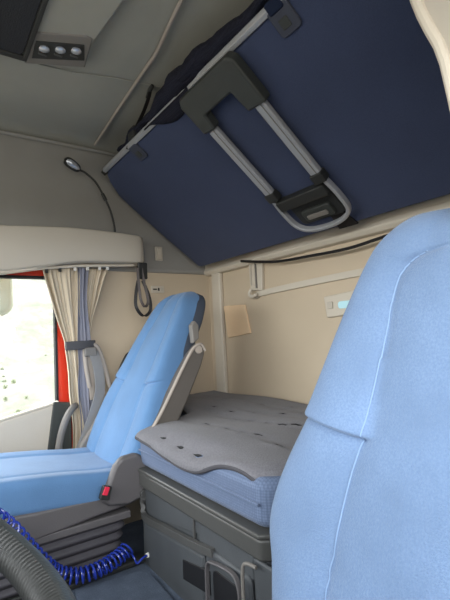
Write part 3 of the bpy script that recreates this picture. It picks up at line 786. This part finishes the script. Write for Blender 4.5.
# ================================================================== FLOOR ITEMS
struct(G().prism([(-.45, .72), (CX+.02, .72), (CX+.02, 1.53), (-.45, 1.53)], 0, .15, FZ(0)).build('floor_tunnel', M['carpet'], bevel=.015, seg=3))
tag(G().prism([(.36, 1.30), (.395, 1.475), (.60, 1.45), (.625, 1.40), (.60, .85), (.10, .85), (.10, 1.28)], .151, .162, FZ(0)).build('floor_mat', M['carpet'], bevel=.005), 'dark grey carpet mat on the raised floor in front of the storage base', 'mat')
tag(G().box((.08, 1.495, .151), (.655, 1.525, .172)).build('floor_strip', M['blackp'], bevel=.008), 'raised black strip on the floor between mat and far seat', 'strip')

# coiled air hose
path = cr([(.02, 1.10, .66), (.12, 1.28, .55), (.183, 1.42, .460), (.225, 1.47, .395), (.27, 1.485, .320), (.31, 1.485, .265), (.345, 1.49, .225), (.39, 1.48, .204), (.44, 1.47, .199), (.50, 1.475, .202), (.55, 1.49, .208), (.585, 1.50, .222)], 12)
# arc length
acc = [0]
for a_, b_ in zip(path, path[1:]): acc.append(acc[-1]+(b_-a_).length)
Lt = acc[-1]
def at(s):
    for i in range(len(acc)-1):
        if acc[i+1] >= s: break
    k = (s-acc[i])/max(1e-9, acc[i+1]-acc[i]); return path[i].lerp(path[i+1], k), (path[i+1]-path[i]).normalized()
pts = []; ph = 0; n = 900
for i in range(n+1):
    s = Lt*i/n; p, t = at(s)
    pitch = lerp([(0, .06), (.35, .05), (.55, .026), (.75, .018), (1, .0165)], s/Lt)[0]
    ph += 2*PI*(Lt/n)/pitch
    r = lerp([(0, .011), (.4, .014), (.6, .021), (1, .024)], s/Lt)[0]
    u = (Vector((0, 0, 1))-t*t.z).normalized(); w = t.cross(u)
    pts.append(p+(u*math.cos(ph)+w*math.sin(ph))*r)
pts += cr([pts[-1], (.592, 1.47, .200), (.60, 1.46, .180), (.62, 1.46, .190), (.645, 1.47, .190)], 6)
hs = empty('coiled_air_hose', (.4, 1.45, .1), 'blue coiled air hose lying at the foot of the far seat', 'air hose')
G().tube(pts, .0036, 8).build('coil', M['hose'], hs)
G().tube([(.640, 1.467, .19), (.660, 1.475, .19)], .008, 12).build('fitting', M['label'], hs)

# steering wheel
sw = empty('steering_wheel', (-.09, .42, .8), 'dark grey-green steering wheel with ribbed grip at the bottom left corner', 'steering wheel')
WC = Vector((-.090, .425, .857)); tilt = math.radians(37)
ax = Vector((math.cos(tilt), 0, -math.sin(tilt))); ay = Vector((0, 1, 0)); an = ax.cross(ay)
def W(a, r, h=0): return WC + (ax*math.cos(a)+ay*math.sin(a))*r + an*h
R = .232
G().tube([W(2*PI*i/96, R) for i in range(96)], .0165, 20, closed=True).build('rim', M['wheel'], sw)
# ribbed grip on inner underside
for a0, a1 in ((-.2, 1.5),):
    P = []; n = 260
    for i in range(n+1):
        a = a0+(a1-a0)*i/n; row = []
        rr = .0175+.0012*math.sin(i*PI/2.0)
        for j in range(13):
            q = PI*.70+PI*.7*j/12
            row.append(WC+(ax*math.cos(a)+ay*math.sin(a))*(R+rr*math.cos(q))+an*(rr*math.sin(q)))
        P.append(row)
    G().grid(P).build('ribbed_grip', M['blackp'], sw, auto=0)
G().tube([WC+an*-.05, WC+an*-.01, WC+an*.012], [.075, .085, .07], 32).build('hub', M['blackp'], sw, bevel=.008)
for a in (-.95, PI+.95, PI/2+.25):
    G().ribbon([W(a, .06, -.02), W(a, .15, -.012), W(a, R-.006)], an.cross(W(a, 1)-WC), .04, .014).build('spoke', M['blackp'], sw, bevel=.004)
G().tube([WC+an*-.05, WC+an*-.16+Vector((-.1, 0, -.05)), Vector((-.45, .42, .45))], [.045, .045, .06], 20).build('column', M['blackp'], sw)
# dashboard in front, mostly out of view
G_ = G().prism([(XF+.01, .0), (-.50, .0), (-.42, .45), (-.40, .62), (-.48, .72), (XF+.01, .76)], YR+.02, YL-.06, lambda v: Vector((v.x, v.z, v.y)))
struct(G_.build('trim_6', M['darkgrey'], bevel=.03, seg=3))

# ================================================================== OUTSIDE
def terrain_mat():
    m = bpy.data.materials.new('dry_grass_bank'); m.use_nodes = True
    nt = m.node_tree; N = nt.nodes; L = nt.links; b = N['Principled BSDF']; b.inputs['Roughness'].default_value = .95
    tc = N.new('ShaderNodeTexCoord')
    a = N.new('ShaderNodeTexNoise'); a.inputs['Scale'].default_value = 1.8; a.inputs['Detail'].default_value = 10; a.inputs['Roughness'].default_value = .75
    L.new(tc.outputs['Object'], a.inputs['Vector'])
    r = N.new('ShaderNodeValToRGB')
    els = r.color_ramp.elements
    els[0].position = .36; els[0].color = lin('#545a4a'); els[1].position = .66; els[1].color = lin('#7a7270')
    e = els.new(.5); e.color = lin('#605f55')
    L.new(a.outputs['Fac'], r.inputs['Fac']); L.new(r.outputs['Color'], b.inputs['Base Color'])
    return m
P = []
for i in range(60):
    x = -8+18*i/59; row = []
    for j in range(60):
        y = 3.0+14*j/59
        z = -1.2+max(0, y-3.6)*.42 + .12*math.sin(x*1.3+y)+.08*math.sin(x*3.1-y*2.3)+random.uniform(-.03, .03)
        row.append(Vector((x, y, z)))
    P.append(row)
struct(G().grid(P).build('ground_bank', terrain_mat()))
def clump(x, y, z, s, m):
    g = G()
    for k in range(46):
        a = random.uniform(0, 2*PI); l = s*random.uniform(.5, 1); lean = random.uniform(.1, .7)
        p0 = Vector((x+random.uniform(-.3, .3)*s, y+random.uniform(-.3, .3)*s, z))
        p1 = p0+Vector((math.cos(a)*lean*l*.4, math.sin(a)*lean*l*.4, l*.6)); p2 = p0+Vector((math.cos(a)*lean*l, math.sin(a)*lean*l, l*.85))
        w = Vector((-math.sin(a), math.cos(a), 0))*.02*s*2
        g.add([p0-w, p0+w, p1+w*.7, p1-w*.7, p2], [(0, 1, 2, 3), (3, 2, 4)])
    return g
mg = mat('pale_grass_blades', '#6f775c', .9, var=.2)
gr = G()
for k in range(60):
    x = random.uniform(-.4, 3.2); y = random.uniform(4.4, 9)
    z = -1.2+(y-3.6)*.42+.12*math.sin(x*1.3+y)+.08*math.sin(x*3.1-y*2.3)-.02
    c = clump(x, y, z, random.uniform(.04, .10), mg); gr.add(c.V, c.F)
tag(gr.build('grass', mg, smooth=False), 'pale tufts of grass on the bank outside the side window', 'grass', kind='stuff')

# ================================================================== LIGHT AND CAMERA
w = bpy.data.worlds.new('sky'); S.world = w; w.use_nodes = True
nt = w.node_tree; bg = nt.nodes['Background']
tc = nt.nodes.new('ShaderNodeTexCoord'); sx = nt.nodes.new('ShaderNodeSeparateXYZ'); nt.links.new(tc.outputs['Generated'], sx.inputs[0])
rp = nt.nodes.new('ShaderNodeValToRGB'); nt.links.new(sx.outputs['Z'], rp.inputs['Fac'])
e = rp.color_ramp.elements; e[0].position = 0; e[0].color = (.24, .225, .20, 1); e[1].position = .5; e[1].color = (.93, .96, 1.0, 1)
k = e.new(.02); k.color = (.97, .98, 1, 1)
nt.links.new(rp.outputs['Color'], bg.inputs['Color']); bg.inputs['Strength'].default_value = 5.0
def portal(loc, rot, sx_, sy_):
    l = bpy.data.lights.new('daylight_portal', 'AREA'); l.shape = 'RECTANGLE'; l.size = sx_; l.size_y = sy_; l.cycles.is_portal = True
    o = bpy.data.objects.new('daylight_portal', l); o.location = loc; o.rotation_euler = rot; COL.objects.link(o)
portal((XF-.09, 1.05, 1.21), (0, math.radians(-90), 0), .86, 2.3)
portal((-.05, YR-.07, 1.20), (math.radians(90), 0, 0), 1.6, .84)
portal((.07, YL+.07, .85), (math.radians(-90), 0, 0), .92, .9)

cam = bpy.data.cameras.new('camera'); co = bpy.data.objects.new('camera', cam); COL.objects.link(co)
cam.sensor_fit = 'VERTICAL'; cam.sensor_height = 24; cam.lens = 433/600*24
cam.clip_start = .01
X = Vector((.820210, -.569713, -.051802)); D = Vector((0, .090550, -.995892)); Fw = Vector((.572063, .816840, .074269))
# rows are image-right, image-down and forward expressed in world axes
X = Vector((.820210, -.569713, -.051802)).normalized()
Fw = Vector((.572063, .816840, .074269)).normalized()
Uw = X.cross(Fw).normalized(); Fw = Uw.cross(X).normalized()
co.matrix_world = Matrix(((X.x, Uw.x, -Fw.x, 0), (X.y, Uw.y, -Fw.y, 0), (X.z, Uw.z, -Fw.z, .95), (0, 0, 0, 1)))
S.camera = co
S.view_settings.view_transform = 'Standard'; S.view_settings.look = 'None'; S.view_settings.gamma = 1
S.view_settings.use_curve_mapping = False
S.view_settings.exposure = 1.0
